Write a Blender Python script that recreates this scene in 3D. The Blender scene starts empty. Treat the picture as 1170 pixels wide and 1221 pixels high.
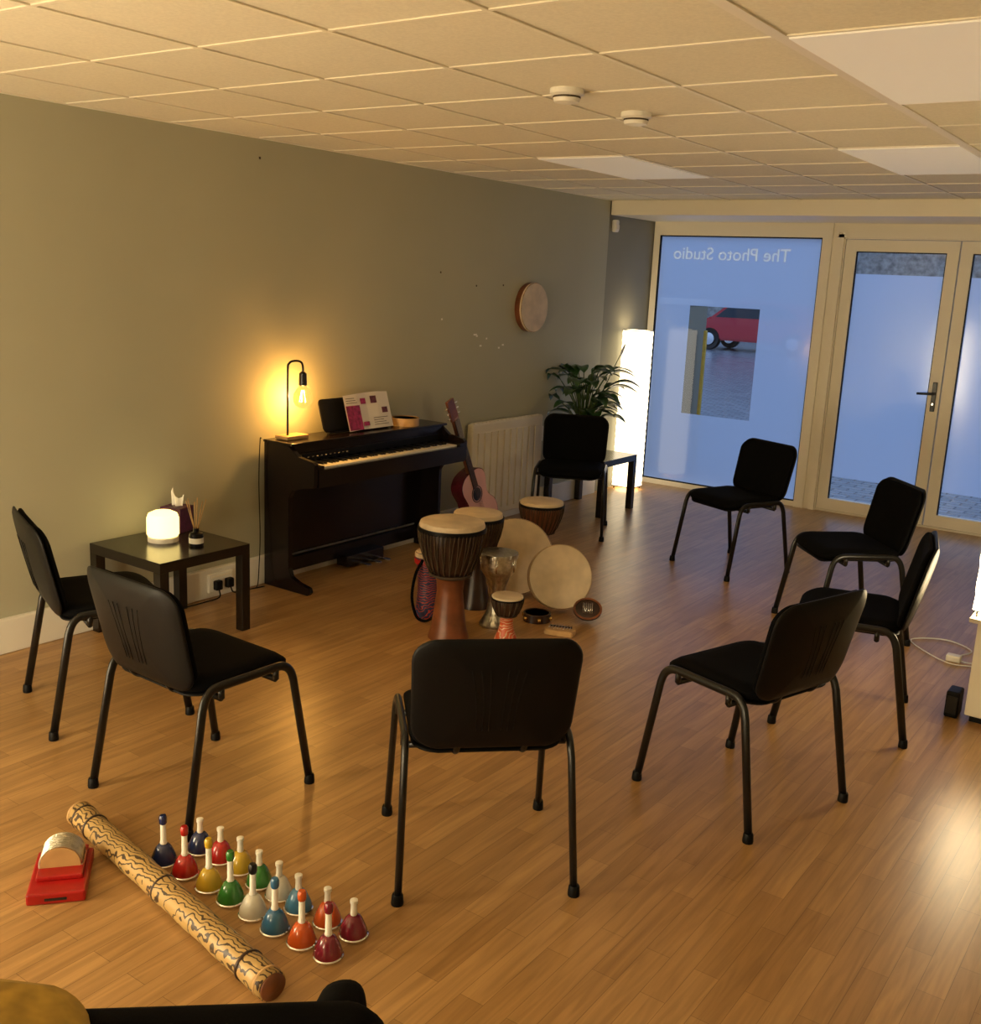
import bpy, bmesh, math, random
from mathutils import Vector, Matrix
random.seed(7)
sc=bpy.context.scene
try:
    sc.view_settings.view_transform='Standard'
except Exception: pass
COL=sc.collection
# ---------------------------------------------------------------- materials
def mat(name,col,rough=.5,metal=0,emit=None,es=0,noise=0,nscale=20,bump=0,bscale=200,spec=.5,coat=0):
    m=bpy.data.materials.new(name); m.use_nodes=True
    nt=m.node_tree; b=nt.nodes["Principled BSDF"]
    c=(col[0],col[1],col[2],1)
    b.inputs["Base Color"].default_value=c
    b.inputs["Roughness"].default_value=rough
    b.inputs["Metallic"].default_value=metal
    b.inputs["Specular IOR Level"].default_value=spec
    b.inputs["Coat Weight"].default_value=coat
    if emit:
        b.inputs["Emission Color"].default_value=(*emit,1); b.inputs["Emission Strength"].default_value=es
    tc=nt.nodes.new("ShaderNodeTexCoord")
    if noise:
        n=nt.nodes.new("ShaderNodeTexNoise"); n.inputs["Scale"].default_value=nscale; n.inputs["Detail"].default_value=2
        nt.links.new(tc.outputs["Object"],n.inputs["Vector"])
        r=nt.nodes.new("ShaderNodeValToRGB")
        r.color_ramp.elements[0].position=.3; r.color_ramp.elements[1].position=.7
        r.color_ramp.elements[0].color=tuple(x*(1-noise) for x in col)+(1,)
        r.color_ramp.elements[1].color=tuple(min(1,x*(1+noise)) for x in col)+(1,)
        nt.links.new(n.outputs["Fac"],r.inputs["Fac"]); nt.links.new(r.outputs["Color"],b.inputs["Base Color"])
    if bump:
        n2=nt.nodes.new("ShaderNodeTexNoise"); n2.inputs["Scale"].default_value=bscale; n2.inputs["Detail"].default_value=1
        nt.links.new(tc.outputs["Object"],n2.inputs["Vector"])
        bp=nt.nodes.new("ShaderNodeBump"); bp.inputs["Strength"].default_value=bump; bp.inputs["Distance"].default_value=.01
        nt.links.new(n2.outputs["Fac"],bp.inputs["Height"]); nt.links.new(bp.outputs["Normal"],b.inputs["Normal"])
    return m
def floor_mat():
    m=bpy.data.materials.new("laminate_oak"); m.use_nodes=True; nt=m.node_tree; b=nt.nodes["Principled BSDF"]; L=nt.links.new
    tc=nt.nodes.new("ShaderNodeTexCoord"); sp=nt.nodes.new("ShaderNodeSeparateXYZ"); L(tc.outputs["Object"],sp.inputs[0])
    cb=nt.nodes.new("ShaderNodeCombineXYZ"); L(sp.outputs["Y"],cb.inputs["X"]); L(sp.outputs["X"],cb.inputs["Y"])
    br=nt.nodes.new("ShaderNodeTexBrick"); L(cb.outputs[0],br.inputs["Vector"])
    br.offset=.37; br.inputs["Scale"].default_value=1
    br.inputs["Brick Width"].default_value=.48; br.inputs["Row Height"].default_value=.072
    br.inputs["Mortar Size"].default_value=.0010; br.inputs["Mortar Smooth"].default_value=.3
    br.inputs["Color1"].default_value=(.50,.30,.122,1); br.inputs["Color2"].default_value=(.39,.22,.082,1)
    br.inputs["Mortar"].default_value=(.24,.13,.046,1)
    mp=nt.nodes.new("ShaderNodeMapping"); mp.inputs["Scale"].default_value=(2.2,34,1); L(cb.outputs[0],mp.inputs["Vector"])
    n=nt.nodes.new("ShaderNodeTexNoise"); n.inputs["Scale"].default_value=1; n.inputs["Detail"].default_value=4; n.inputs["Distortion"].default_value=1.2
    L(mp.outputs[0],n.inputs["Vector"])
    r=nt.nodes.new("ShaderNodeValToRGB"); r.color_ramp.elements[0].position=.32; r.color_ramp.elements[1].position=.68
    r.color_ramp.elements[0].color=(.66,.6,.52,1); r.color_ramp.elements[1].color=(1.08,1.05,1,1); L(n.outputs["Fac"],r.inputs["Fac"])
    mx=nt.nodes.new("ShaderNodeMixRGB"); mx.blend_type='MULTIPLY'; mx.inputs["Fac"].default_value=.8
    L(br.outputs["Color"],mx.inputs["Color1"]); L(r.outputs["Color"],mx.inputs["Color2"]); L(mx.outputs[0],b.inputs["Base Color"])
    b.inputs["Roughness"].default_value=.33; b.inputs["Specular IOR Level"].default_value=.6
    return m
def brick_mat(name,c1,c2,mo,w,h,rough,ms=.01,swap=False):
    m=bpy.data.materials.new(name); m.use_nodes=True; nt=m.node_tree; b=nt.nodes["Principled BSDF"]; L=nt.links.new
    tc=nt.nodes.new("ShaderNodeTexCoord"); sp=nt.nodes.new("ShaderNodeSeparateXYZ"); L(tc.outputs["Object"],sp.inputs[0])
    cb=nt.nodes.new("ShaderNodeCombineXYZ"); L(sp.outputs["X"],cb.inputs["X"]); L(sp.outputs["Z" if swap else "Y"],cb.inputs["Y"])
    br=nt.nodes.new("ShaderNodeTexBrick"); L(cb.outputs[0],br.inputs["Vector"]); br.inputs["Scale"].default_value=1
    br.inputs["Brick Width"].default_value=w; br.inputs["Row Height"].default_value=h; br.inputs["Mortar Size"].default_value=ms
    for k,c in (("Color1",c1),("Color2",c2),("Mortar",mo)): br.inputs[k].default_value=(*c,1)
    L(br.outputs["Color"],b.inputs["Base Color"]); b.inputs["Roughness"].default_value=rough
    return m
def film_mat(clear=False):
    m=bpy.data.materials.new("clear_glass" if clear else "frosted_film"); m.use_nodes=True; nt=m.node_tree; L=nt.links.new
    nt.nodes.remove(nt.nodes["Principled BSDF"]); out=nt.nodes["Material Output"]
    g=nt.nodes.new("ShaderNodeBsdfGlossy"); g.inputs["Roughness"].default_value=.03 if clear else .12
    mx=nt.nodes.new("ShaderNodeMixShader")
    if clear:
        t=nt.nodes.new("ShaderNodeBsdfTransparent"); t.inputs[0].default_value=(.93,.96,.97,1); mx.inputs[0].default_value=.06
    else:
        t=nt.nodes.new("ShaderNodeBsdfTranslucent"); t.inputs[0].default_value=(.86,.9,1,1); mx.inputs[0].default_value=.06
        d=nt.nodes.new("ShaderNodeBsdfTransparent"); d.inputs[0].default_value=(.9,.95,1,1)
        m2=nt.nodes.new("ShaderNodeMixShader"); m2.inputs[0].default_value=.14
        L(t.outputs[0],m2.inputs[1]); L(d.outputs[0],m2.inputs[2]); t=m2
    L(t.outputs[0],mx.inputs[1]); L(g.outputs[0],mx.inputs[2]); L(mx.outputs[0],out.inputs[0])
    return m
def grad_marks(name,base,ink,scale,th=.16):
    m=bpy.data.materials.new(name); m.use_nodes=True; nt=m.node_tree; b=nt.nodes["Principled BSDF"]; L=nt.links.new
    tc=nt.nodes.new("ShaderNodeTexCoord"); w=nt.nodes.new("ShaderNodeTexWave"); w.inputs["Scale"].default_value=scale; w.inputs["Distortion"].default_value=9
    w.inputs["Detail"].default_value=1.5; w.inputs["Detail Scale"].default_value=1.2; w.wave_type='RINGS'
    L(tc.outputs["Object"],w.inputs["Vector"]); r=nt.nodes.new("ShaderNodeValToRGB"); r.color_ramp.interpolation='CONSTANT'
    r.color_ramp.elements[0].color=(*ink,1); r.color_ramp.elements[1].color=(*base,1); r.color_ramp.elements[1].position=th
    L(w.outputs["Fac"],r.inputs["Fac"]); L(r.outputs["Color"],b.inputs["Base Color"]); b.inputs["Roughness"].default_value=.4
    return m
M={}
M['floor']=floor_mat()
M['wall']=mat("sage_wall_paint",(.44,.43,.315),.75,noise=.03,nscale=1.5)
M['wall2']=mat("wall_darker_tone",(.27,.26,.20),.8,noise=.04,nscale=2)
M['ceil']=mat("ceiling_tile",(.82,.77,.63),.85,noise=.05,nscale=90)
M['tbar']=mat("ceiling_tbar",(.88,.82,.68),.45)
M['panel']=mat("diffuser_added_glow",(.92,.88,.78),.6,noise=.01,emit=(1,.92,.78),es=.12)  # panels are unlit; faint glow added to brighten them
M['cream']=mat("cream_gloss_paint",(.88,.82,.68),.4)
M['white']=mat("white_gloss",(.85,.82,.74),.35)
M['fabric']=mat("black_fabric",(.003,.003,.0035),.95,noise=.3,nscale=300,spec=.08)
M['plastic']=mat("black_plastic",(.005,.005,.0055),.42,spec=.14)
M['metal']=mat("black_metal",(.006,.006,.0065),.28,spec=.45)
M['tblack']=mat("black_brown_laminate",(.010,.007,.005),.22,noise=.2,nscale=30)
M['piano']=mat("piano_rosewood",(.007,.004,.004),.22,noise=.25,nscale=12,spec=.4)
M['keyw']=mat("key_ivory",(.85,.82,.72),.25)
M['keyb']=mat("key_ebony",(.01,.01,.01),.3)
M['skin']=mat("drum_skin",(.64,.52,.36),.6,noise=.12,nscale=12)
M['woodr']=mat("red_wood",(.16,.05,.018),.35,noise=.3,nscale=14)
M['woodd']=mat("dark_wood",(.03,.012,.007),.35,noise=.35,nscale=18)
M['woodl']=mat("light_wood",(.50,.30,.12),.4,noise=.15,nscale=15)
M['rope']=mat("rope",(.06,.038,.02),.8,noise=.2,nscale=80)
M['silver']=mat("hammered_silver",(.6,.58,.52),.28,1,noise=.2,nscale=60,bump=.3,bscale=80)
M['chrome']=mat("chrome",(.75,.75,.75),.15,1)
M['leaf']=mat("leaf_green",(.030,.095,.020),.30,noise=.35,nscale=15)
M['stem']=mat("stem_green",(.06,.12,.03),.5)
M['pot']=mat("plant_pot",(.05,.045,.04),.5)
M['paper']=mat("rice_paper",(.9,.85,.75),.8,emit=(1,.83,.55),es=2.6,noise=.06,nscale=25)
M['red']=mat("red_lacquer",(.34,.008,.007),.3,noise=.1)
M['film']=film_mat(); M['glass']=film_mat(True)
M['brass']=mat("brass",(.7,.45,.15),.25,1)
M['mustard']=mat("mustard_cloth",(.34,.21,.03),.9,noise=.25,nscale=30)
M['rain']=grad_marks("rainstick_pattern",(.46,.30,.11),(.04,.02,.008),24,.20)
M['orange_pat']=grad_marks("orange_pattern",(.55,.10,.03),(.7,.5,.33),22)
M['blue_pat']=grad_marks("blue_red_pattern",(.02,.03,.09),(.40,.05,.03),24,.22)
# ---------------------------------------------------------------- helpers
def grp(name,loc=(0,0,0),rz=0,rx=0,ry=0):
    e=bpy.data.objects.new(name,None); e.empty_display_size=.05; e.location=loc; e.rotation_euler=(rx,ry,rz); COL.objects.link(e); return e
def mk(name,verts,faces,m,parent=None,smooth=False):
    me=bpy.data.meshes.new(name); me.from_pydata([tuple(v) for v in verts],[],faces); me.update()
    bm=bmesh.new(); bm.from_mesh(me); bmesh.ops.recalc_face_normals(bm,faces=bm.faces); bm.to_mesh(me); bm.free()
    if m: me.materials.append(m)
    if smooth:
        for p in me.polygons: p.use_smooth=True
    o=bpy.data.objects.new(name,me); COL.objects.link(o)
    if parent: o.parent=parent
    return o
def box(name,lo,hi,m,parent=None,bev=0,seg=2):
    bm=bmesh.new(); bmesh.ops.create_cube(bm,size=1)
    for v in bm.verts:
        v.co=Vector([(lo[i]+hi[i])/2+v.co[i]*(hi[i]-lo[i]) for i in range(3)])
    if bev: bmesh.ops.bevel(bm,geom=bm.edges[:],offset=bev,segments=seg,affect='EDGES',profile=.5)
    me=bpy.data.meshes.new(name); bm.to_mesh(me); bm.free(); me.materials.append(m)
    o=bpy.data.objects.new(name,me); COL.objects.link(o)
    if parent: o.parent=parent
    return o
def boxes(name,lst,m,parent=None):
    V=[];Fc=[]
    for lo,hi in lst:
        n=len(V)
        for z in (lo[2],hi[2]):
            V+= [(lo[0],lo[1],z),(hi[0],lo[1],z),(hi[0],hi[1],z),(lo[0],hi[1],z)]
        Fc+=[(n,n+3,n+2,n+1),(n+4,n+5,n+6,n+7),(n,n+1,n+5,n+4),(n+1,n+2,n+6,n+5),(n+2,n+3,n+7,n+6),(n+3,n,n+4,n+7)]
    return mk(name,V,Fc,m,parent)
def lathe(name,prof,m,parent=None,loc=(0,0,0),seg=32,rot=None,sx=1,sy=1):
    V=[];Fc=[]
    for r,z in prof:
        for k in range(seg):
            a=2*math.pi*k/seg; V.append(Vector((r*math.cos(a)*sx,r*math.sin(a)*sy,z)))
    n=len(prof)
    for i in range(n-1):
        for k in range(seg):
            k2=(k+1)%seg; Fc.append((i*seg+k,i*seg+k2,(i+1)*seg+k2,(i+1)*seg+k))
    if prof[0][0]>1e-5: Fc.append(tuple(reversed(range(seg))))
    if prof[-1][0]>1e-5: Fc.append(tuple((n-1)*seg+k for k in range(seg)))
    if rot: V=[rot@v for v in V]
    V=[v+Vector(loc) for v in V]
    o=mk(name,V,Fc,m,parent,True)
    bm=bmesh.new(); bm.from_mesh(o.data); bmesh.ops.remove_doubles(bm,verts=bm.verts,dist=1e-5)
    for e in bm.edges:
        if len(e.link_faces)==2 and e.calc_face_angle(0)>math.radians(35): e.smooth=False
    bm.to_mesh(o.data); bm.free()
    return o
def crom(P,n=6):
    P=[Vector(p) for p in P]; Q=[P[0]*2-P[1]]+P+[P[-1]*2-P[-2]]; o=[]
    for i in range(1,len(Q)-2):
        a,b,c,d=Q[i-1:i+3]
        for k in range(n):
            t=k/n; o.append(.5*((2*b)+(c-a)*t+(2*a-5*b+4*c-d)*t*t+(3*b-a-3*c+d)*t**3))
    o.append(P[-1]); return o
def tubedata(P,r,seg=10,flat=1):
    P=[Vector(p) for p in P]; n=len(P); V=[];Fc=[]
    T=[(P[min(i+1,n-1)]-P[max(i-1,0)]).normalized() for i in range(n)]
    up=Vector((0,0,1)) if abs(T[0].z)<.9 else Vector((1,0,0))
    N=(up-T[0]*up.dot(T[0])).normalized()
    for i in range(n):
        N=(N-T[i]*N.dot(T[i])).normalized(); Bn=T[i].cross(N)
        rr=r[min(i,len(r)-1)] if isinstance(r,(list,tuple)) else r
        for k in range(seg):
            a=2*math.pi*k/seg; V.append(P[i]+N*rr*math.cos(a)+Bn*rr*flat*math.sin(a))
    for i in range(n-1):
        for k in range(seg):
            k2=(k+1)%seg; Fc.append((i*seg+k,i*seg+k2,(i+1)*seg+k2,(i+1)*seg+k))
    Fc.append(tuple(reversed(range(seg)))); Fc.append(tuple((n-1)*seg+k for k in range(seg)))
    return V,Fc
def tube(name,P,r,m,parent=None,seg=10,smooth=0,flat=1):
    if smooth: P=crom(P,smooth)
    V,Fc=tubedata(P,r,seg,flat); return mk(name,V,Fc,m,parent,True)
def tubes(name,paths,r,m,parent=None,seg=6):
    V=[];Fc=[]
    for P in paths:
        v,f=tubedata(P,r,seg); n=len(V); V+=v; Fc+=[tuple(i+n for i in q) for q in f]
    return mk(name,V,Fc,m,parent,True)
def rrect(w,h,r,n=6,taper=0):
    o=[]
    for cx,cy,a0 in ((w/2-r,h/2-r,0),(-w/2+r,h/2-r,90),(-w/2+r,-h/2+r,180),(w/2-r,-h/2+r,270)):
        for k in range(n+1):
            a=math.radians(a0+90*k/n); x=cx+r*math.cos(a); y=cy+r*math.sin(a)
            o.append((x*(1+taper*y/h),y))
    return o
def slab(name,outl,t,warp,m,parent=None,rings=(1,.97,.88,.7,.45,.2)):
    N=len(outl); V=[];Fc=[]
    def ring(s,z): 
        return [warp(x*s,y*s,z) for x,y in outl]
    front=[]; back=[]
    for s in rings:
        hz=t/2*(1-max(0,(s-.85)/.15)**2*.75) if s>.85 else t/2
        front.append((s,hz)); back.append((s,-hz))
    seq=list(reversed(back))+front
    for s,z in seq:
        V+=ring(s,z)
    for i in range(len(seq)-1):
        for k in range(N):
            k2=(k+1)%N; Fc.append((i*N+k,i*N+k2,(i+1)*N+k2,(i+1)*N+k))
    V.append(warp(0,0,-t/2)); c0=len(V)-1
    V.append(warp(0,0,t/2)); c1=len(V)-1
    L0=(len(seq)-1)*N
    for k in range(N):
        k2=(k+1)%N; Fc.append((c0,k2,k)); Fc.append((c1,L0+k,L0+k2))
    return mk(name,V,Fc,m,parent,True)
def extrude(name,poly,axis,a,b,m,parent=None,bev=0):
    def P(u,v,w):
        return {0:(w,u,v),1:(u,w,v),2:(u,v,w)}[axis]
    n=len(poly); V=[P(u,v,a) for u,v in poly]+[P(u,v,b) for u,v in poly]
    Fc=[tuple(range(n)),tuple(reversed(range(n,2*n)))]+[(i,(i+1)%n,n+(i+1)%n,n+i) for i in range(n)]
    o=mk(name,V,Fc,m,parent)
    if bev:
        bm=bmesh.new(); bm.from_mesh(o.data); bmesh.ops.bevel(bm,geom=bm.edges[:],offset=bev,segments=2,affect='EDGES'); bm.to_mesh(o.data); bm.free()
    return o
# ---------------------------------------------------------------- camera
cd=bpy.data.cameras.new("camera"); cam=bpy.data.objects.new("camera",cd); COL.objects.link(cam)
cd.sensor_fit='HORIZONTAL'; cd.sensor_width=36; cd.lens=38.4; cd.clip_start=.05
Mx=Matrix((Vector((.8125,.5811,.0455)),Vector((-.1632,.1518,.9748)),Vector((.5596,-.7995,.2183)))).transposed().to_4x4()
Mx.translation=Vector((0,0,1.8)); cam.matrix_world=Mx; sc.camera=cam
# ---------------------------------------------------------------- room shell
XL=-4.46; YB=8.73; ZC=2.473; XR=2.0; Y0=-2.5
box("floor",(XL-.12,Y0-.1,-.1),(XR+.1,YB+.06,0),M['floor'])
box("ceiling",(XL-.12,Y0-.1,ZC),(XR+.1,YB+.1,ZC+.1),M['ceil'])
box("wall_left",(XL-.12,Y0-.1,0),(XL,7.90,ZC),M['wall'])
box("wall_left_reveal",(XL-.12,7.90,0),(XL-.012,YB+.1,ZC),M['wall2'])  # left wall runs on here, stepped back, in a darker tone
box("wall_right",(XR,Y0-.1,0),(XR+.1,YB+.1,ZC),M['wall'])
box("wall_back",(XL-.12,Y0-.1,0),(XR+.1,Y0,ZC),M['wall'])
box("wall_front",(-.95,YB,0),(XR+.1,YB+.1,ZC),M['wall'])
box("trim_bulkhead",(XL,7.92,2.355),(XR,YB+.1,ZC-.001),M['cream'])
box("baseboard_left",(XL,Y0,0),(XL+.035,7.9,.165),M['white'],bev=.006)
# ceiling grid
T=.5675; g=[]
x=-1.155
while x>XL+.1: x-=T
x+=T
xs=[]
while x<XR: xs.append(x); x+=T
y=2.91
while y>Y0: y-=T
y+=T; ys=[]
while y<7.9: ys.append(y); y+=T
for x in xs: 
    w=.02 if abs(x+1.155)<.01 else .008
    g.append(((x-w,Y0,ZC-.005),(x+w,7.92,ZC-.0005)))
for y in ys: g.append(((XL,y-.008,ZC-.0045),(XR,y+.008,ZC-.0004)))
g.append(((XL,Y0,ZC-.006),(XL+.022,7.92,ZC-.0003)))
boxes("trim_ceiling_grid",g,M['tbar'])
for i,(a,b,c,d) in enumerate([(-1.135,2.92,-.60,4.035),(-1.72,5.19,-1.175,6.305),(-3.42,5.19,-2.875,6.305)]):
    e=grp("ceiling_light_panel")
    box("diffuser",(a,b,ZC-.009),(c,d,ZC-.002),M['panel'],e,.002)
for x,y in ((-2.13,3.40),(-2.14,3.95)):
    e=grp("smoke_detector",(x,y,ZC))
    lathe("base",[(0,0),(.062,0),(.062,-.018),(.055,-.022),(.05,-.024),(.048,-.03),(.05,-.032),(.045,-.045),(.02,-.05),(0,-.05)],M['white'],e)
    lathe("slots",[(.0505,-.025),(.0505,-.031)],M['rope'],e)
e=grp("motion_sensor",(XL-.012,7.99,2.27)); box("body",(0,-.03,-.05),(.045,.03,.05),M['white'],e,.012); box("lens",(.042,-.022,-.03),(.05,.022,.01),M['cream'],e,.004)
# wall marks
mk_l=[]
for y,z,s in ((6.08,1.40,.02),(5.69,1.51,.008),(6.15,1.32,.012),(6.43,1.32,.012),(6.10,1.39,.01),(6.38,1.30,.01),(6.22,1.37,.008)): mk_l.append(((XL-.001,y-s,z-.006),(XL+.001,y+s,z+.006)))
boxes("wall_plaster_marks",mk_l,M['white'])
mk_l=[((XL-.001,y-.006,z-.006),(XL+.0015,y+.006,z+.006)) for y,z in ((6.07,1.74),(6.40,1.75),(4.06,2.37),(5.66,1.82))]
boxes("wall_screw_holes",mk_l,M['rope'])
# windows & doors
Yf0,Yf1=YB,YB+.07
e=grp("window_1")
fr=[((XL,Yf0,0),(-4.40,Yf1,2.36)),((-2.93,Yf0,0),(-2.84,Yf1,2.36)),((-4.40,Yf0,0),(-2.93,Yf1,.045)),((-4.40,Yf0,2.24),(-2.93,Yf1,2.36))]
boxes("frame",fr,M['cream'],e)
boxes("frame_bead",[((-4.40,Yf0-.0,.045),(-4.388,Yf0+.02,2.24)),((-2.942,Yf0,.045),(-2.93,Yf0+.02,2.24)),((-4.388,Yf0,2.23),(-2.942,Yf0+.02,2.24)),((-4.388,Yf0,.045),(-2.942,Yf0+.02,.055))],M['plastic'],e)
yg=YB+.035
def quad(name,x0,x1,z0,z1,m,p,y=yg): return mk(name,[(x0,y,z0),(x1,y,z0),(x1,y,z1),(x0,y,z1)],[(0,1,2,3)],m,p)
hx0,hx1,hz0,hz1=-4.07,-3.42,.68,1.64
quad("film_l",-4.40,hx0,.045,2.24,M['film'],e); quad("film_r",hx1,-2.93,.045,2.24,M['film'],e)
quad("film_t",hx0,hx1,hz1,2.24,M['film'],e); quad("film_b",hx0,hx1,.045,hz0,M['film'],e); quad("clear",hx0,hx1,hz0,hz1,M['glass'],e)
e=grp("trim_door_frame")
boxes("frame",[((-2.84,Yf0,0),(-2.745,Yf1,2.36)),((-2.745,Yf0,2.235),(-1.0,Yf1,2.36)),((-1.03,Yf0,0),(-.95,Yf1,2.36)),((-2.745,Yf0+.01,0),(-1.03,Yf1,.015))],M['cream'],e)
boxes("frame_lip",[((-2.80,Yf0-.02,0),(-2.755,Yf0,2.27)),((-2.80,Yf0-.02,2.245),(-.98,Yf0,2.28)),((-2.93,Yf0-.02,0),(-2.85,Yf0,2.36))],M['cream'],e)
for i,(a,b,hs) in enumerate(((-2.74,-1.875,1),(-1.865,-1.035,0))):
    e=grp("door_%d"%(i+1)); s=.088
    boxes("leaf",[((a,Yf0,.02),(a+s,Yf1-.01,2.23)),((b-s,Yf0,.02),(b,Yf1-.01,2.23)),((a+s,Yf0,.02),(b-s,Yf1-.01,.115)),((a+s,Yf0,2.14),(b-s,Yf1-.01,2.23))],M['cream'],e)
    boxes("gasket",[((a+s,Yf0+.01,.115),(a+s+.008,Yf0+.03,2.14)),((b-s-.008,Yf0+.01,.115),(b-s,Yf0+.03,2.14)),((a+s,Yf0+.01,2.132),(b-s,Yf0+.03,2.14))],M['plastic'],e)
    quad("film",a+s,b-s,.30,1.965,M['film'],e); quad("clear_top",a+s,b-s,1.965,2.14,M['glass'],e); quad("clear_low",a+s,b-s,.115,.30,M['glass'],e)
    if hs:
        box("handle_plate",(b-.06,Yf0-.012,.93),(b-.025,Yf0,1.16),M['metal'],e,.004)
        tube("handle_lever",[(b-.042,Yf0-.01,1.07),(b-.042,Yf0-.05,1.07),(b-.06,Yf0-.055,1.07),(b-.16,Yf0-.055,1.065)],.01,M['metal'],e,smooth=3)
        box("lock",(b-.05,Yf0-.02,.975),(b-.034,Yf0-.01,1.0),M['chrome'],e,.003)
# lettering on glass
tcv=bpy.data.curves.new("lettering",'FONT'); tcv.body="The Photo Studio"; tcv.size=.15; tcv.extrude=.001
to=bpy.data.objects.new("window_lettering",tcv); COL.objects.link(to); to.location=(-3.20,YB+.03,2.04); to.rotation_euler=(math.pi/2,0,math.pi)
tcv.materials.append(mat("vinyl_added_glow",(.5,.6,.75),.5,emit=(.6,.75,1),es=.35))  # plain vinyl letters; added glow makes them read white
# outside
box("ground_exterior",(-34,YB+.1,-.12),(12,44,-.02),brick_mat("blue_pavers",(.26,.29,.33),(.38,.40,.44),(.10,.11,.13),.22,.12,.22,.010))
box("wall_stone_exterior",(-34,38,-.1),(12,38.5,6.5),mat("rubble_stone_wall",(.34,.32,.29),.9,noise=.45,nscale=5))
e=grp("exterior_pier"); box("pier",(-5.15,9.7,-.02),(-4.53,10.2,1.62),M['wall2'],e,.02); box("cap",(-5.18,9.67,1.62),(-4.52,10.23,1.68),M['cream'],e,.01); box("post_yellow",(-4.465,9.98,-.02),(-4.43,10.015,1.38),mat("yellow_post_paint",(.6,.42,.06),.5,noise=.1),e,.01)
# car
e=grp("car",(-11.9,30.8,-.02))
red=mat("car_red",(.60,.015,.025),.25,noise=.05,coat=.5); drk=mat("car_glass",(.02,.03,.04),.1)
cp=[(-2.1,.3),(-2.12,.62),(-1.95,.85),(-1.35,.95),(-.75,1.40),(-.4,1.47),(.7,1.47),(1.2,1.35),(1.75,.98),(2.05,.9),(2.12,.55),(2.1,.3)]
extrude("body",cp,1,-.85,.85,red,e,.05)
extrude("side_glass",[(-1.15,.98),(-.68,1.36),(-.35,1.41),(.6,1.41),(1.05,1.32),(1.45,1.0)],1,-.86,.86,drk,e)
for wx in (-1.3,1.3):
    for wy in (-.88,.68):
        lathe("wheel",[(0,0),(.18,0),(.2,.02),(.31,.0),(.33,.04),(.33,.16),(.31,.2),(0,.2)],M['metal'],e,(wx,wy,.33),24,Matrix.Rotation(-math.pi/2,3,'X'))
        lathe("hub",[(0,0),(.18,0),(.18,.02),(0,.03)],M['chrome'],e,(wx,wy-.01,.33),16,Matrix.Rotation(math.pi/2,3,'X'))
box("headlight",(-2.13,-.7,.62),(-2.02,-.4,.78),M['white'],e,.03)
# ---------------------------------------------------------------- chairs
cache={}
def chair(loc,face):
    rz=math.atan2(face[1],face[0])-math.pi/2
    e=grp("stacking_chair",(loc[0],loc[1],0),rz)
    if cache:
        for n,me in cache.items():
            o=bpy.data.objects.new(n,me); COL.objects.link(o); o.parent=e
        return e
    for s,n in ((-1,"side_frame_l"),(1,"side_frame_r")):
        P=[(s*.262,.262,.02),(s*.25,.196,.41),(s*.248,.184,.443),(s*.247,.160,.466),(s*.246,.12,.474),(s*.246,0,.474),(s*.246,-.12,.474),(s*.247,-.155,.466),(s*.248,-.176,.443),(s*.25,-.189,.41),(s*.264,-.262,.02)]
        P=[Vector(P[0])]+crom(P[1:-1],3)+[Vector(P[-1])]
        tube(n,P,.0115,M['metal'],e,12,flat=1.35)
    for a,b,n in ((.263,.263,1),(.265,-.263,2)):
        for s in (-1,1): lathe("foot_%d%s"%(n,'lr'[s>0]),[(0,0),(.018,0),(.019,.006),(.017,.03),(.015,.034),(0,.034)],M['plastic'],e,(s*a,b,0),14)
    tubes("cross_bars",[[(-.246,.12,.432),(.246,.12,.432)],[(-.246,-.11,.432),(.246,-.11,.432)],[(-.246,.12,.432),(-.246,.12,.47)],[(.246,.12,.432),(.246,.12,.47)],[(-.246,-.11,.432),(-.246,-.11,.47)],[(.246,-.11,.432),(.246,-.11,.47)]],.011,M['metal'],e,10)
    def wseat(x,y,z): return Vector((x,y+.012,.468+z+.01*(abs(x)/.22)**2-.022*max(0,(y-.1)/.12)**2))
    slab("seat_cushion",rrect(.462,.425,.075,6,-.04),.052,wseat,M['fabric'],e)
    slab("seat_pan",rrect(.45,.415,.075,6,-.04),.02,lambda x,y,z:wseat(x,y,z-.028),M['plastic'],e)
    def wb(x,y,z):
        zz=.645+y
        return Vector((x,-.222-.235*(zz-.47)+.6*x*x-.0+z+.15*(y*y),zz))
    R6=(1,.97,.90,.8,.68,.55,.42,.28,.14)
    slab("back_cushion",rrect(.465,.345,.072,7,.05),.034,lambda x,y,z:wb(x,y,z+.012),M['fabric'],e,R6)
    slab("back_shell",rrect(.482,.362,.076,7,.05),.020,lambda x,y,z:wb(x,y,z-.010),M['plastic'],e,R6)
    rb=[]
    for k in (-3,-2,-1,1,2,3):
        P=[]
        for j in range(13):
            y=-.11+.2*j/12; x=k*(.018+.008*(j/12)**2)
            P.append(wb(x,y,-.0200))
        rb.append(P)
    tubes("back_ribs",rb,.0014,M['plastic'],e,6)
    for s in (-1,1):
        tube("back_support_%s"%('lr'[s>0]),[(s*.10,.08,.435),(s*.10,-.14,.432),(s*.10,-.195,.447),(s*.10,-.216,.49),(s*.10,-.222,.53)],.007,M['metal'],e,10,4,1.4)
    for c in e.children: cache[c.name]=c.data
    return e
chairs=[((-1.745,2.49),(-.70,.71)),((-2.75,2.23),(0.03,1)),((-3.61,2.44),(.36,.93)),((-3.86,6.52),(.45,-.89)),((-2.55,6.43),(-.40,-.91)),
        ((-1.57,5.635),(-.75,-.66)),((-1.19,4.46),(-.97,-.24)),((-1.25,3.46),(-.95,.30))]
for l,f in chairs: chair(l,f)
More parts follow.
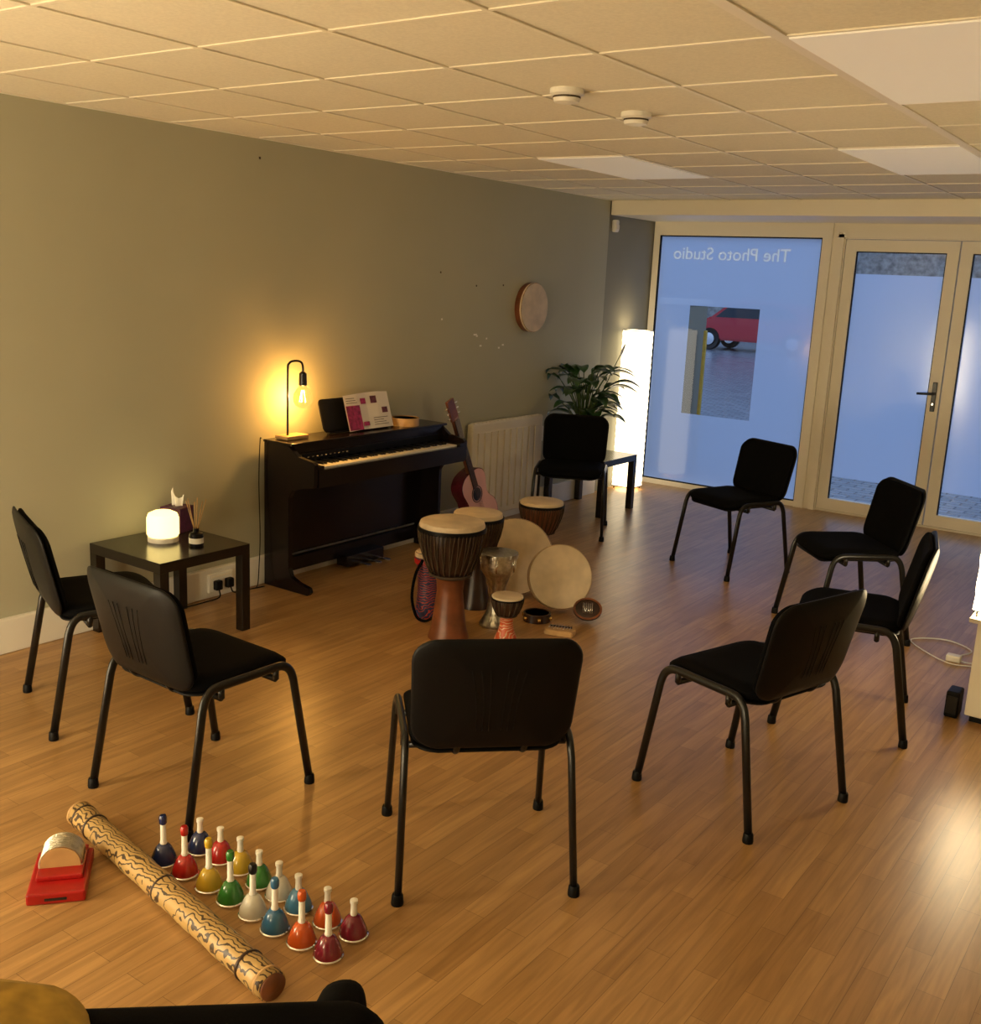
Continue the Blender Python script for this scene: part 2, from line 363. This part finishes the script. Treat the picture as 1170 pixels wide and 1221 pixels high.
# ---------------------------------------------------------------- side tables
def table(x0,y0):
    e=grp("side_table",(x0+.27,y0+.27,0)); h=.27
    box("top",(-h,-h,.40),(h,h,.45),M['tblack'],e,.002)
    for i,(a,b) in enumerate(((-1,-1),(1,-1),(-1,1),(1,1))):
        box("leg_%d"%(i+1),(min(a*h,a*(h-.05)),min(b*h,b*(h-.05)),0),(max(a*h,a*(h-.05)),max(b*h,b*(h-.05)),.40),M['tblack'],e,.0015)
    return e
table(-4.42,2.92); table(-4.42,7.05)
# candle lamp
e=grp("table_lamp",(-4.22,3.20,.45))
glow=mat("lamp_glow",(1,.9,.5),.5,emit=(1,.74,.24),es=3)
lathe("base",[(0,0),(.075,0),(.075,.022),(.072,.026),(0,.026)],M['white'],e)
lathe("shade",[(0,.026),(.07,.026),(.078,.035),(.078,.115),(.07,.138),(.045,.15),(0,.152)],glow,e)
# tissue box
e=grp("tissue_box",(-4.34,3.38,.45),.3)
pur=mat("purple_card",(.07,.012,.05),.5,noise=.3,nscale=30)
box("carton",(-.06,-.06,0),(.06,.06,.13),pur,e,.003)
tb=[]
for k in range(9):
    a=k/8
    tb.append((-.03+.06*a,.012*math.sin(a*9),.128)); tb.append((-.045+.075*a,.02*math.sin(a*7+1),.20+.03*math.sin(a*6)))
mk("tissue",tb,[(2*k,2*k+2,2*k+3,2*k+1) for k in range(8)],mat("tissue_paper",(.85,.83,.8),.8),e,True)
# reed diffuser
e=grp("reed_diffuser",(-4.03,3.25,.45))
lathe("bottle",[(0,0),(.035,0),(.035,.05),(.032,.062),(.014,.07),(.014,.088),(0,.088)],M['plastic'],e)
lathe("label",[(.0355,.015),(.0355,.042)],M['white'],e)
tubes("reeds",[[(0,0,.05),(math.cos(a)*.05,math.sin(a)*.05,.23)] for a in (0,1.1,2.3,3.3,4.5,5.5)],.002,M['woodl'],e)
# sockets
e=grp("wall_socket",(XL+.035,3.72,.085))
box("plate",(0,-.085,-.05),(.02,.085,.055),M['white'],e,.004)
box("plug_a",(.02,-.06,-.035),(.055,-.015,.02),M['plastic'],e,.008); box("plug_b",(.02,.02,-.035),(.055,.065,.02),M['plastic'],e,.008)
tube("cord_a",[(.05,-.04,-.03),(.06,-.05,-.07),(.06,-.15,-.075),(.05,-.35,-.078)],.004,M['plastic'],e,8,5)
tube("cord_b",[(.05,.04,-.03),(.06,.06,-.065),(.05,.18,-.075),(.06,.28,-.078)],.004,M['plastic'],e,8,5)
box("switches",(.02,-.07,.032),(.024,.07,.045),M['cream'],e,.001)
# ---------------------------------------------------------------- piano
e=grp("digital_piano"); PY0,PY1=4.05,5.44; XF=-4.02
prof=[(-4.42,0),(-4.07,0),(-4.05,.02),(-4.06,.045),(-4.14,.06),(-4.20,.085),(-4.22,.13),(-4.22,.54),(-4.19,.59),(-4.10,.615),(-4.03,.625),(XF,.64),(XF,.755),(-4.04,.77),(-4.15,.785),(-4.22,.835),(-4.42,.845)]
extrude("side_panel_l",prof,1,PY0,PY0+.03,M['piano'],e,.002); extrude("side_panel_r",prof,1,PY1-.03,PY1,M['piano'],e,.002)
boxes("keybed",[((-4.42,PY0+.03,.625),(XF+.006,PY1-.03,.70)),((XF-.02,PY0+.03,.70),(XF+.006,PY1-.03,.725)),((-4.42,PY0+.03,.70),(-4.20,PY1-.03,.79)),((-4.42,PY0+.03,.79),(-4.21,PY1-.03,.838)),((-4.20,PY0+.03,.70),(XF,PY0+.075,.745)),((-4.20,PY1-.075,.70),(XF,PY1-.03,.745))],M['piano'],e)
box("top_lid",(-4.42,PY0-.008,.838),(-4.19,PY1+.004,.853),M['piano'],e,.004)
k0=PY0+.077; k1=PY1-.077; kw=(k1-k0)/52
boxes("white_keys",[((-4.19,k0+i*kw+.0007,.70),(-4.045,k0+(i+1)*kw-.0007,.734)) for i in range(52)],M['keyw'],e)
bl=[]
for i in range(51):
    if (i%7)!=1 and (i%7)!=4: bl.append(((-4.19,k0+(i+1)*kw-.006,.734),(-4.098,k0+(i+1)*kw+.006,.745)))
boxes("black_keys",bl,M['keyb'],e)
box("control_panel",(-4.215,PY0+.08,.745),(-4.196,PY1-.08,.785),M['plastic'],e,.002)
boxes("panel_strip",[((-4.197,PY0+.12+.035*i,.762),(-4.194,PY0+.135+.035*i,.768)) for i in range(10)],M['chrome'],e)
boxes("lower_panel",[((-4.40,PY0+.03,.16),(-4.375,PY1-.03,.625)),((-4.37,PY0+.03,.07),(-4.33,PY1-.03,.15))],M['piano'],e)
box("pedal_box",(-4.36,4.59,.02),(-4.27,4.93,.09),M['piano'],e,.004)
for i,y in enumerate((4.67,4.76,4.85)):
    extrude("pedal_%d"%(i+1),[(-4.28,y-.012),(-4.22,y-.010),(-4.17,y-.02),(-4.15,y-.014),(-4.145,y),(-4.15,y+.014),(-4.17,y+.02),(-4.22,y+.010),(-4.28,y+.012)],2,.035,.045,M['chrome'],e,.002)
# music stand + sheet
e=grp("music_stand",(-4.32,4.72,.853),0,0,-.30)
slab("desk",rrect(.58,.20,.03),.012,lambda x,y,z:Vector((z,x,y+.11)),M['plastic'],e)
box("ledge",(0,-.27,0),(.028,.27,.008),M['plastic'],e,.003)
e=grp("music_booklet",(-4.282,4.80,.862),0,0,-.30)
pap=mat("booklet_paper",(.82,.75,.66),.6)
mk("pages",[(.006,-.20,-.005),(.009,-.09,0),(.001,0,0),(.009,.09,.0),(.006,.20,.0),(.006,-.20,.215),(.009,-.09,.22),(.001,0,.225),(.009,.09,.225),(.006,.20,.22)],[(0,1,6,5),(1,2,7,6),(2,3,8,7),(3,4,9,8)],pap,e)
mg=mat("print_magenta",(.32,.02,.10),.6,noise=.5,nscale=40); dk=mat("print_dark",(.14,.03,.04),.6,noise=.5,nscale=60)
def pr(n,y0,y1,z0,z1,m): box(n,(.0095,y0,z0),(.0105,y1,z1),m,e)
pr("print_a",-.195,-.075,.0,.15,mg); pr("print_b",-.065,-.015,.02,.045,mg); pr("print_c",-.06,-.015,.155,.19,mg); pr("print_d",.03,.085,.155,.20,dk); pr("print_e",.12,.17,.09,.125,dk)
boxes("text_lines",[((.0095,.03,.02+.014*i),(.0100,.16-.02*(i%3),.023+.014*i)) for i in range(4)]+[((.0095,-.185,.165+.014*i),(.0100,-.09-.01*i,.168+.014*i)) for i in range(3)],M['rope'],e)
# wooden tambourine
e=grp("wooden_tambourine",(-4.30,5.14,.853))
lathe("hoop",[(.085,0),(.09,.0),(.09,.05),(.085,.05),(.078,.05),(.078,0),(.085,0)],M['woodl'],e,seg=36)
lathe("skin",[(0,.046),(.08,.046)],M['woodd'],e,seg=36)
# edison lamp
e=grp("desk_lamp",(-4.33,4.18,.855))
box("base",(-.05,-.085,0),(.05,.085,.022),M['woodl'],e,.004)
tube("stem",[(0,-.035,.02),(0,-.035,.15),(0,-.035,.39),(0,-.025,.425),(0,.0,.437),(0,.045,.437),(0,.072,.425),(0,.082,.40),(0,.082,.37)],.0065,M['metal'],e,10,4)
BY=.082
lathe("socket",[(0,.375),(.012,.375),(.022,.365),(.024,.30),(.020,.295),(0,.295)],M['metal'],e,(0,BY,0),20)
bm_=bpy.data.materials.new("amber_glass"); bm_.use_nodes=True; nt=bm_.node_tree; nt.nodes.remove(nt.nodes["Principled BSDF"])
t_=nt.nodes.new("ShaderNodeBsdfTransparent"); t_.inputs[0].default_value=(1,.78,.42,1); g_=nt.nodes.new("ShaderNodeEmission"); g_.inputs[0].default_value=(1,.52,.14,1); g_.inputs[1].default_value=1.7
x_=nt.nodes.new("ShaderNodeMixShader"); x_.inputs[0].default_value=.42; nt.links.new(t_.outputs[0],x_.inputs[1]); nt.links.new(g_.outputs[0],x_.inputs[2]); nt.links.new(x_.outputs[0],nt.nodes["Material Output"].inputs[0])
lathe("bulb",[(0,.165),(.02,.168),(.042,.182),(.053,.205),(.055,.225),(.050,.25),(.036,.275),(.022,.29),(.018,.30)],bm_,e,(0,BY,0),28)
fil=mat("filament",(1,.7,.3),.5,emit=(1,.62,.2),es=40)
tubes("filament",[[(.02*math.cos(a),BY+.02*math.sin(a),.20),(.008*math.cos(a+.6),BY+.008*math.sin(a+.6),.27)] for a in (0,1.26,2.5,3.77,5.0)],.0018,fil,e,6)
pl=bpy.data.lights.new("bulb_light",'POINT'); pl.energy=24; pl.color=(1,.60,.22); pl.shadow_soft_size=.03
po=bpy.data.objects.new("bulb_light",pl); COL.objects.link(po); po.parent=e; po.location=(0,BY,.225)
tube("power_cord",[(-4.42,4.03,.86),(-4.42,4.02,.84),(-4.43,4.02,.6),(-4.41,4.01,.3),(-4.41,4.0,.1),(-4.40,3.98,.01),(-4.38,3.93,.006)],.003,M['plastic'],None,6,5)
# ---------------------------------------------------------------- guitar
e=grp("acoustic_guitar",(-4.19,5.90,.03),0); e.scale=(1.05,1.05,1.05)
A=math.radians(23)
Rm=Matrix.Rotation(A,3,'X')
lean=Matrix.Rotation(-.07,3,'Y')
def gp(u,v,w): return lean@(Rm@Vector((w,u,v)))
def outline():
    pts=[(0,0),(.09,.008),(.15,.05),(.175,.12),(.165,.185),(.125,.24),(.112,.28),(.122,.33),(.135,.38),(.125,.43),(.08,.465),(.03,.475)]
    c=crom([(p[0],p[1],0) for p in pts],4); r=[(p.x,p.y) for p in c]
    return r+[(-x,y) for x,y in reversed(r) if x>1e-4]
ol=outline(); n=len(ol)
pink=mat("guitar_top_pink",(.80,.45,.42),.3,noise=.06,nscale=8); mar=mat("guitar_maroon",(.10,.012,.02),.25,noise=.2)
V=[gp(u,v,-.045) for u,v in ol]+[gp(u,v,.045) for u,v in ol]
mk("body_sides",V,[tuple(range(n)),tuple(range(n,2*n))]+[(i,(i+1)%n,n+(i+1)%n,n+i) for i in range(n)],mar,e)
mk("top",[gp(u*.97,v*.985+.003,.047) for u,v in ol],[tuple(range(n))],pink,e)
mk("soundhole",[gp(.045*math.cos(a*.2618),.31+.045*math.sin(a*.2618),.0485) for a in range(24)],[tuple(range(24))],M['keyb'],e)
rs=[gp(.055*math.cos(a*.2618),.31+.055*math.sin(a*.2618),.048) for a in range(25)]; tube("rosette",rs,.003,M['woodd'],e,6)
def gbox(nm,u0,u1,v0,v1,w0,w1,m):
    V=[gp(u,v,w) for w in (w0,w1) for u,v in ((u0,v0),(u1,v0),(u1,v1),(u0,v1))]
    mk(nm,V,[(0,1,2,3),(4,5,6,7),(0,1,5,4),(1,2,6,5),(2,3,7,6),(3,0,4,7)],m,e)
gbox("bridge",-.06,.06,.14,.16,.047,.057,M['woodd'])
gbox("neck",-.022,.022,.46,.86,.025,.05,M['woodr']); gbox("fretboard",-.025,.025,.36,.86,.05,.056,M['woodd'])
gbox("headstock",-.035,.035,.86,1.0,.03,.047,M['woodr'])
tubes("pegs",[[gp(s*.035,v,.04),gp(s*.06,v,.04)] for s in (-1,1) for v in (.89,.925,.96)],.006,M['chrome'],e)
tubes("strings",[[gp(x,.15,.06),gp(x,.88,.058)] for x in (-.018,-.011,-.004,.004,.011,.018)],.0008,M['chrome'],e,4)
# ---------------------------------------------------------------- radiator
e=grp("wall_radiator",(XL+.0,6.0,.06)); rw=mat("radiator_white",(.80,.74,.60),.4)
box("case",(.02,0,0),(.075,.93,.71),rw,e,.012)
boxes("ribs",[((.075,.06+i*.083,.05),(.088,.06+i*.083+.058,.64)) for i in range(10)],rw,e)
boxes("top_grille",[((.028,.03+.05*i,.705),(.068,.065+.05*i,.714)) for i in range(18)],M['cream'],e)
box("control",(.03,.93,.5),(.07,.95,.62),M['white'],e,.004)
boxes("brackets",[((0,.15,.2),(.02,.2,.5)),((0,.7,.2),(.02,.75,.5)),((.02,.06,-.06),(.07,.09,.0)),((.02,.84,-.06),(.07,.87,.0))],M['metal'],e)
# ---------------------------------------------------------------- drums
def framedrum(name,loc,r,d,rot,woodm):
    e=bpy.data.objects.new(name,None); COL.objects.link(e); e.matrix_world=Matrix.Translation(loc)@rot.to_4x4()
    lathe("hoop",[(r-.012,0),(r,0),(r+.001,.004),(r+.001,d-.003),(r-.002,d),(r-.012,d),(r-.012,0)],woodm,e,seg=56)
    lathe("head",[(0,d+.002),(r-.004,d+.002),(r+.002,d-.004),(r+.003,d-.014),(r+.001,d-.014)],M['skin'],e,seg=56)
    return e
RX=Matrix.Rotation(math.pi/2,3,'Y')
framedrum("hanging_frame_drum",Vector((XL+.002,6.74,1.595)),.182,.06,RX,M['woodr'])
def face_rot(yaw,tilt):
    d=Vector((math.cos(yaw)*math.cos(tilt),math.sin(yaw)*math.cos(tilt),math.sin(tilt)))
    return d.to_track_quat('Z','Y').to_matrix()
t1=math.radians(16)
framedrum("frame_drum",Vector((-3.26,4.93,.222*math.cos(t1)+.005)),.220,.06,face_rot(math.radians(-58),t1),M['woodr'])
t2=math.radians(18)
framedrum("frame_drum",Vector((-2.91,4.85,.182*math.cos(t2)+.010)),.180,.05,face_rot(math.radians(-44),t2),M['woodl'])
def djembe(name,loc,h,r,foot,wood,fm=None,ropes=26):
    e=grp(name,loc); s=h
    bowl=[(r*.93,s*.985),(r*.97,s*.93),(r*.95,s*.84),(r*.86,s*.72),(r*.68,s*.60),(r*.46,s*.52)]
    ft=[(r*.46,s*.52),(r*.42,s*.49),(r*.40,s*.40),(r*.46,s*.25),(foot*.85,s*.10),(foot,s*.01),(foot,0)]
    lathe("bowl",bowl,wood,e,seg=40); lathe("foot",ft,fm or wood,e,seg=40)
    lathe("head",[(0,s),(r*.9,s),(r*.955,s*.993),(r*.985,s*.97),(r*.985,s*.955)],M['skin'],e,seg=40)
    lathe("head_ring",[(r*.98,s*.955),(r*1.03,s*.955),(r*1.04,s*.94),(r*1.03,s*.92),(r*.98,s*.92)],M['plastic'],e,seg=40)
    lathe("waist_ring",[(r*.5,s*.555),(r*.66,s*.565),(r*.66,s*.545),(r*.5,s*.535)],M['rope'],e,seg=40)
    ps=[]
    for i in range(ropes):
        a=2*math.pi*i/ropes
        for da in (0,.12):
            P=[]
            for rr,z in ((r*1.02,.93),(r*1.0,.86),(r*.92,.76),(r*.76,.63),(r*.62,.56)):
                P.append((rr*math.cos(a+da*(z-.57)*3),rr*math.sin(a+da*(z-.57)*3),s*z))
            ps.append(P)
    tubes("ropes",ps,.0028,M['rope'],e,5)
    return e
djembe("djembe",(-3.07,4.06,0),.61,.168,.105,M['woodd'],M['woodr'])
djembe("djembe",(-3.28,4.57,0),.54,.14,.095,M['woodd'],M['woodd'])
djembe("djembe",(-3.43,5.46,0),.45,.140,.09,M['woodr'],M['woodr'])
djembe("djembe",(-2.83,4.23,0),.235,.082,.06,M['woodd'],M['orange_pat'],16)
e=grp("patterned_drum",(-3.36,4.25,0))
lathe("shell",[(.065,0),(.07,.02),(.058,.14),(.062,.25),(.075,.33),(.075,.36)],M['blue_pat'],e); lathe("skin",[(0,.362),(.07,.362),(.077,.355),(.077,.335)],M['skin'],e)
lathe("band",[(.072,.30),(.079,.30),(.079,.325),(.072,.325)],M['red'],e)
tube("strap",[(.02,-.08,.33),(-.01,-.10,.25),(-.03,-.10,.12),(.02,-.12,.03),(.07,-.11,.012),(.10,-.08,.03)],.008,M['fabric'],e,8,5)
# darbuka
e=grp("darbuka",(-3.00,4.38,0))
lathe("body",[(.085,0),(.088,.012),(.075,.03),(.052,.08),(.042,.15),(.045,.21),(.062,.26),(.088,.30),(.096,.33),(.096,.375)],M['silver'],e,seg=40)
lathe("rim",[(.096,.372),(.103,.372),(.105,.385),(.103,.40),(.09,.402)],M['silver'],e,seg=40); lathe("head",[(0,.398),(.091,.399)],M['skin'],e,seg=40)
tubes("lugs",[[(.101*math.cos(a),.101*math.sin(a),.38),(.10*math.cos(a),.10*math.sin(a),.31)] for a in [i*math.pi/3 for i in range(6)]],.005,M['chrome'],e,6)
# coconut thumb piano
e=bpy.data.objects.new("coconut_thumb_piano",None); COL.objects.link(e)
e.matrix_world=Matrix.Translation((-2.66,4.76,.066))@face_rot(math.radians(-60),math.radians(38)).to_4x4()
lathe("shell",[(0,-.05),(.04,-.045),(.066,-.02),(.078,.005),(.078,.02),(.07,.024),(0,.022)],M['woodd'],e,sx=1,sy=.8)
lathe("rim",[(.066,.022),(.078,.022),(.078,.028),(.066,.028),(.066,.022)],M['woodr'],e,sy=.8)
tubes("tines",[[(x,-.03,.034),(x,.03,.036)] for x in (-.024,-.016,-.008,0,.008,.016,.024)],.0022,M['chrome'],e,5)
# kalimba
e=grp("kalimba",(-2.67,4.50,0),.35)
extrude("board",[(-.075,-.05),(.075,-.055),(.085,.0),(.07,.055),(-.065,.05),(-.085,0)],2,.0,.028,M['woodl'],e,.005)
box("bridge",(-.06,.012,.028),(.06,.022,.036),M['woodd'],e,.002)
tubes("tines",[[(-.055+.0157*i,-.045+.003*abs(i-3.5),.036),(-.055+.0157*i,.035,.036)] for i in range(8)],.002,M['chrome'],e,5)
e=grp("hand_tambourine",(-2.88,4.60,0),.2)
lathe("hoop",[(.066,0),(.075,0),(.075,.045),(.066,.045),(.066,0)],M['woodd'],e); lathe("skin",[(0,.04),(.067,.04)],M['red'],e)
tubes("jingles",[[(.077*math.cos(a),.077*math.sin(a),.014),(.077*math.cos(a),.077*math.sin(a),.03)] for a in [i*math.pi/3 for i in range(6)]],.010,M['brass'],e,10)
# ---------------------------------------------------------------- rainstick
e=grp("rainstick"); a=Vector((-2.83,1.795,.042)); b=Vector((-1.72,1.60,.042)); d=(b-a)
P=[a+d*(i/24) for i in range(25)]
tube("tube_body",P,[.040+.0015*math.sin(i*1.7) for i in range(25)],M['rain'],e,24)
for i,t in enumerate((.0,.03,.10,.5,.9,.975)):
    p=a+d*t; tube("band_%d"%i,[p,p+d.normalized()*.008],.0425,M['woodd'] if i%5 else M['woodl'],e,24)
tube("end_cap",[b,b+d.normalized()*.006],.036,M['woodr'],e,24)
# cabasa on red block
e=grp("cabasa",(-2.59,1.575,0),math.radians(50))
box("block",(-.08,-.12,0),(.08,.12,.035),M['red'],e,.006)
box("block_top",(-.062,-.055,.035),(.066,.115,.05),M['red'],e,.004)
box("slot",(-.03,-.1215,.012),(.03,-.119,.02),M['keyb'],e)
RYc=Matrix.Rotation(math.pi/2,3,'X')
lathe("drum_core",[(0,-.042),(.056,-.042),(.056,.042),(0,.042)],M['woodl'],e,(0,.035,.056),36,RYc)
bd=[]
for k in range(9):
    bd.append([(.0585*math.cos(t*.2),.035-.038+.0095*k,.056+.0585*math.sin(t*.2)) for t in range(32)])
tubes("bead_chains",bd,.0035,M['silver'],e,6)
# ---------------------------------------------------------------- hand bells
cols={'navy':(.01,.02,.09),'red':(.42,.012,.010),'yellow':(.55,.36,.025),'green':(.03,.18,.025),'white':(.66,.64,.56),'blue':(.03,.13,.27),'orange':(.55,.09,.012),'maroon':(.18,.008,.025),'lblue':(.05,.20,.38)}
CM={k:mat("bell_"+k,v,.22,.0,noise=.06,coat=.6) for k,v in cols.items()}
def bell(x,y,c,tall):
    e=grp("handbell",(x,y,0))
    lathe("rim_base",[(0,0),(.038,0),(.042,.003),(.042,.008),(.038,.011)],M['chrome'],e,seg=28)
    lathe("bell",[(.039,.009),(.0395,.016),(.036,.028),(.030,.042),(.024,.055),(.017,.064),(.008,.067),(0,.068)],CM[c],e,seg=28)
    if tall:
        lathe("handle",[(.008,.064),(.011,.070),(.009,.078),(.0085,.125),(.0095,.135)],M['white'],e,seg=16)
        lathe("knob",[(.0095,.133),(.012,.138),(.0125,.155),(.009,.162),(0,.163)],CM[c] if c!='white' else M['metal'],e,seg=16)
    else:
        lathe("knob",[(.008,.064),(.010,.07),(.009,.082),(.0085,.098),(.011,.103),(.011,.112),(0,.116)],M['white'],e,seg=16)
for (x,y),c in zip(((-2.44,1.825),(-2.34,1.825),(-2.23,1.825),(-2.13,1.82),(-2.03,1.815),(-1.93,1.805),(-1.83,1.81),(-1.735,1.815)),('navy','red','yellow','green','white','blue','orange','maroon')): bell(x,y,c,True)
for (x,y),c in zip(((-2.41,1.94),(-2.32,1.945),(-2.23,1.945),(-2.13,1.93),(-2.04,1.925),(-1.95,1.915),(-1.84,1.92),(-1.745,1.925)),('navy','red','yellow','green','white','lblue','orange','maroon')): bell(x,y,c,False)
# ---------------------------------------------------------------- plant
e=grp("potted_peace_lily",(-4.18,7.19,.45))
lathe("pot",[(0,0),(.075,0),(.08,.01),(.10,.15),(.108,.17),(.108,.185),(.10,.185),(.095,.17),(0,.165)],M['pot'],e)
LV=[];LF=[];st=[]
for i in range(64):
    az=random.uniform(0,2*math.pi); out=random.uniform(.04,.28); h=random.uniform(.20,.76)-out*.4
    L=random.uniform(.19,.28); wdt=random.uniform(.040,.064)
    b0=Vector((.03*math.cos(az),.03*math.sin(az),.16)); dirh=Vector((math.cos(az),math.sin(az),0))
    tip0=b0+dirh*out*.65+Vector((0,0,h*.75))
    mid=b0+dirh*out*.2+Vector((0,0,h*.45)); st.append(crom([b0,mid,tip0],4))
    side=Vector((-math.sin(az),math.cos(az),0)); n0=len(LV); K=9
    v=(dirh*.75+Vector((0,0,.75))).normalized(); p=tip0.copy()
    for k in range(K+1):
        t=k/K; ww=wdt*math.sin(math.pi*min(1,t**.75))**.8 if 0<t<1 else .001
        lift=Vector((0,0,1))
        LV+= [p-side*ww+lift*ww*.3,p.copy(),p+side*ww+lift*ww*.3]
        v=(v+Vector((0,0,-.16))+dirh*.05).normalized(); p=p+v*(L/K)
    for k in range(K):
        a0=n0+k*3; LF+=[(a0,a0+1,a0+4,a0+3),(a0+1,a0+2,a0+5,a0+4)]
LV=[Vector((max(q.x,-.265),q.y,q.z)) for q in LV]
mk("leaves",LV,LF,M['leaf'],e,True); tubes("stems",st,.004,M['stem'],e,5)
tube("flower_stem",[(0,0,.17),(.08,.14,.5),(.12,.33,.80)],.0035,M['stem'],e,6,4)
slab("flower_spathe",[(.020*math.sin(a*.3927),.05*math.cos(a*.3927)) for a in range(16)],.004,lambda x,y,z:Vector((.13+z+.1*y,.34+x+.5*y,.83+y)),mat("spathe_white",(.8,.82,.7),.5,emit=None),e)
# ---------------------------------------------------------------- paper floor lamps
def paperlamp(name,loc,w,h,m,st=.03):
    e=grp(name,loc); V=[];Fc=[]; n=int(h/st)
    for i in range(n+1):
        z=.03+(h-.03)*i/n; ww=w/2-(.003 if i%2 else 0)
        for x,y in rrect(2*ww,2*ww,.02,3): V.append((x,y,z))
    N=16
    for i in range(n):
        for k in range(N): Fc.append((i*N+k,i*N+(k+1)%N,(i+1)*N+(k+1)%N,(i+1)*N+k))
    mk("shade",V,Fc,m,e,False)
    wires=[]
    for z in (.03,h):
        q=[(x,y,z) for x,y in rrect(w,w,.02,3)]; q.append(q[0]); wires.append(q)
    tubes("wire_frame",wires,.003,M['metal'],e,6)
    tubes("feet",[[(sx*(w/2-.02),sy*(w/2-.02),0.002),(sx*(w/2-.02),sy*(w/2-.02),.035)] for sx in (-1,1) for sy in (-1,1)],.005,M['metal'],e,6)
    return e
paperlamp("added_fill_lamp",(-4.33,8.31,0),.21,1.41,M['paper'])
pm2=mat("rice_paper_bright",(.9,.85,.75),.8,emit=(1,.82,.54),es=36)
paperlamp("added_fill_lamp",(-3.7,-.2,0),.26,1.38,pm2,.25)
paperlamp("added_fill_lamp",(-2.0,-2.1,0),.26,1.38,pm2,.25)  # unseen lamp added to light the ceiling evenly
# ---------------------------------------------------------------- right side storage box + lamp
e=grp("storage_cabinet",(-.735,4.73,0)); box("carcass",(0,0,.03),(.8,.42,.45),M['cream'],e,.004); box("top",(-.035,-.012,.45),(.812,.43,.47),M['cream'],e,.003)
boxes("door_gap",[((.398,-.002,.05),(.402,.002,.43))],M['plastic'],e); boxes("plinth",[((.02,.02,0),(.78,.40,.03))],M['plastic'],e)
pm3=mat("rice_paper_table",(.9,.85,.75),.8,emit=(1,.80,.48),es=20)
paperlamp("paper_table_lamp",(-.668,4.835,.47),.20,.38,pm3,.06)
e=grp("power_adapter_box",(-.79,4.78,0)); box("body",(-.028,-.05,0),(.028,.05,.12),M['plastic'],e,.008); box("face",(-.022,-.054,.02),(.022,-.05,.10),M['metal'],e,.001)
e=grp("extension_cable",(-1.0,5.62,0))
tube("cable",[(.17,-.12,.006),(.05,-.16,.006),(-.10,-.05,.006),(-.2,.1,.006),(-.05,.22,.006),(.1,.12,.006),(.05,-.05,.006),(.15,-.08,.006),(.3,.1,.006),(.45,.15,.006)],.0035,M['white'],e,6,6)
box("adaptor",(.02,-.12,0),(.09,-.07,.035),M['white'],e,.006)
# ---------------------------------------------------------------- foreground armchair with jacket / throw
e=grp("armchair",(-1.03,.84,0),math.atan2(.25,.30))
def wa(x,y,z):
    return Vector((x,z-.05*(y/.3),.556+y+.012*math.sin(x*14)))
slab("backrest",rrect(.50,.50,.05,6),.10,wa,M['fabric'],e)
slab("seat",rrect(.50,.46,.06,6),.10,lambda x,y,z:Vector((x,y-.30,.40+z)),M['fabric'],e)
tubes("legs",[[(sx*.2,sy,.002),(sx*.19,sy*.98,.36)] for sx in (-1,1) for sy in (-.08,-.48)],.016,M['metal'],e,10)
slab("jacket_shoulder",rrect(.075,.14,.034,5),.08,lambda x,y,z:Vector((.182+x,z+.0,.735+y+.15*x)),M['fabric'],e)
slab("folded_throw",rrect(.34,.20,.07,6),.54,lambda x,y,z:Vector((x-.29,y-.11,.585+z+.02*math.sin(x*13+y*6)-.34*x)),M['mustard'],e)
# ---------------------------------------------------------------- world
w=bpy.data.worlds.new("dusk_sky"); sc.world=w; w.use_nodes=True
bg=w.node_tree.nodes["Background"]; bg.inputs[0].default_value=(.39,.58,1,1); bg.inputs[1].default_value=.96
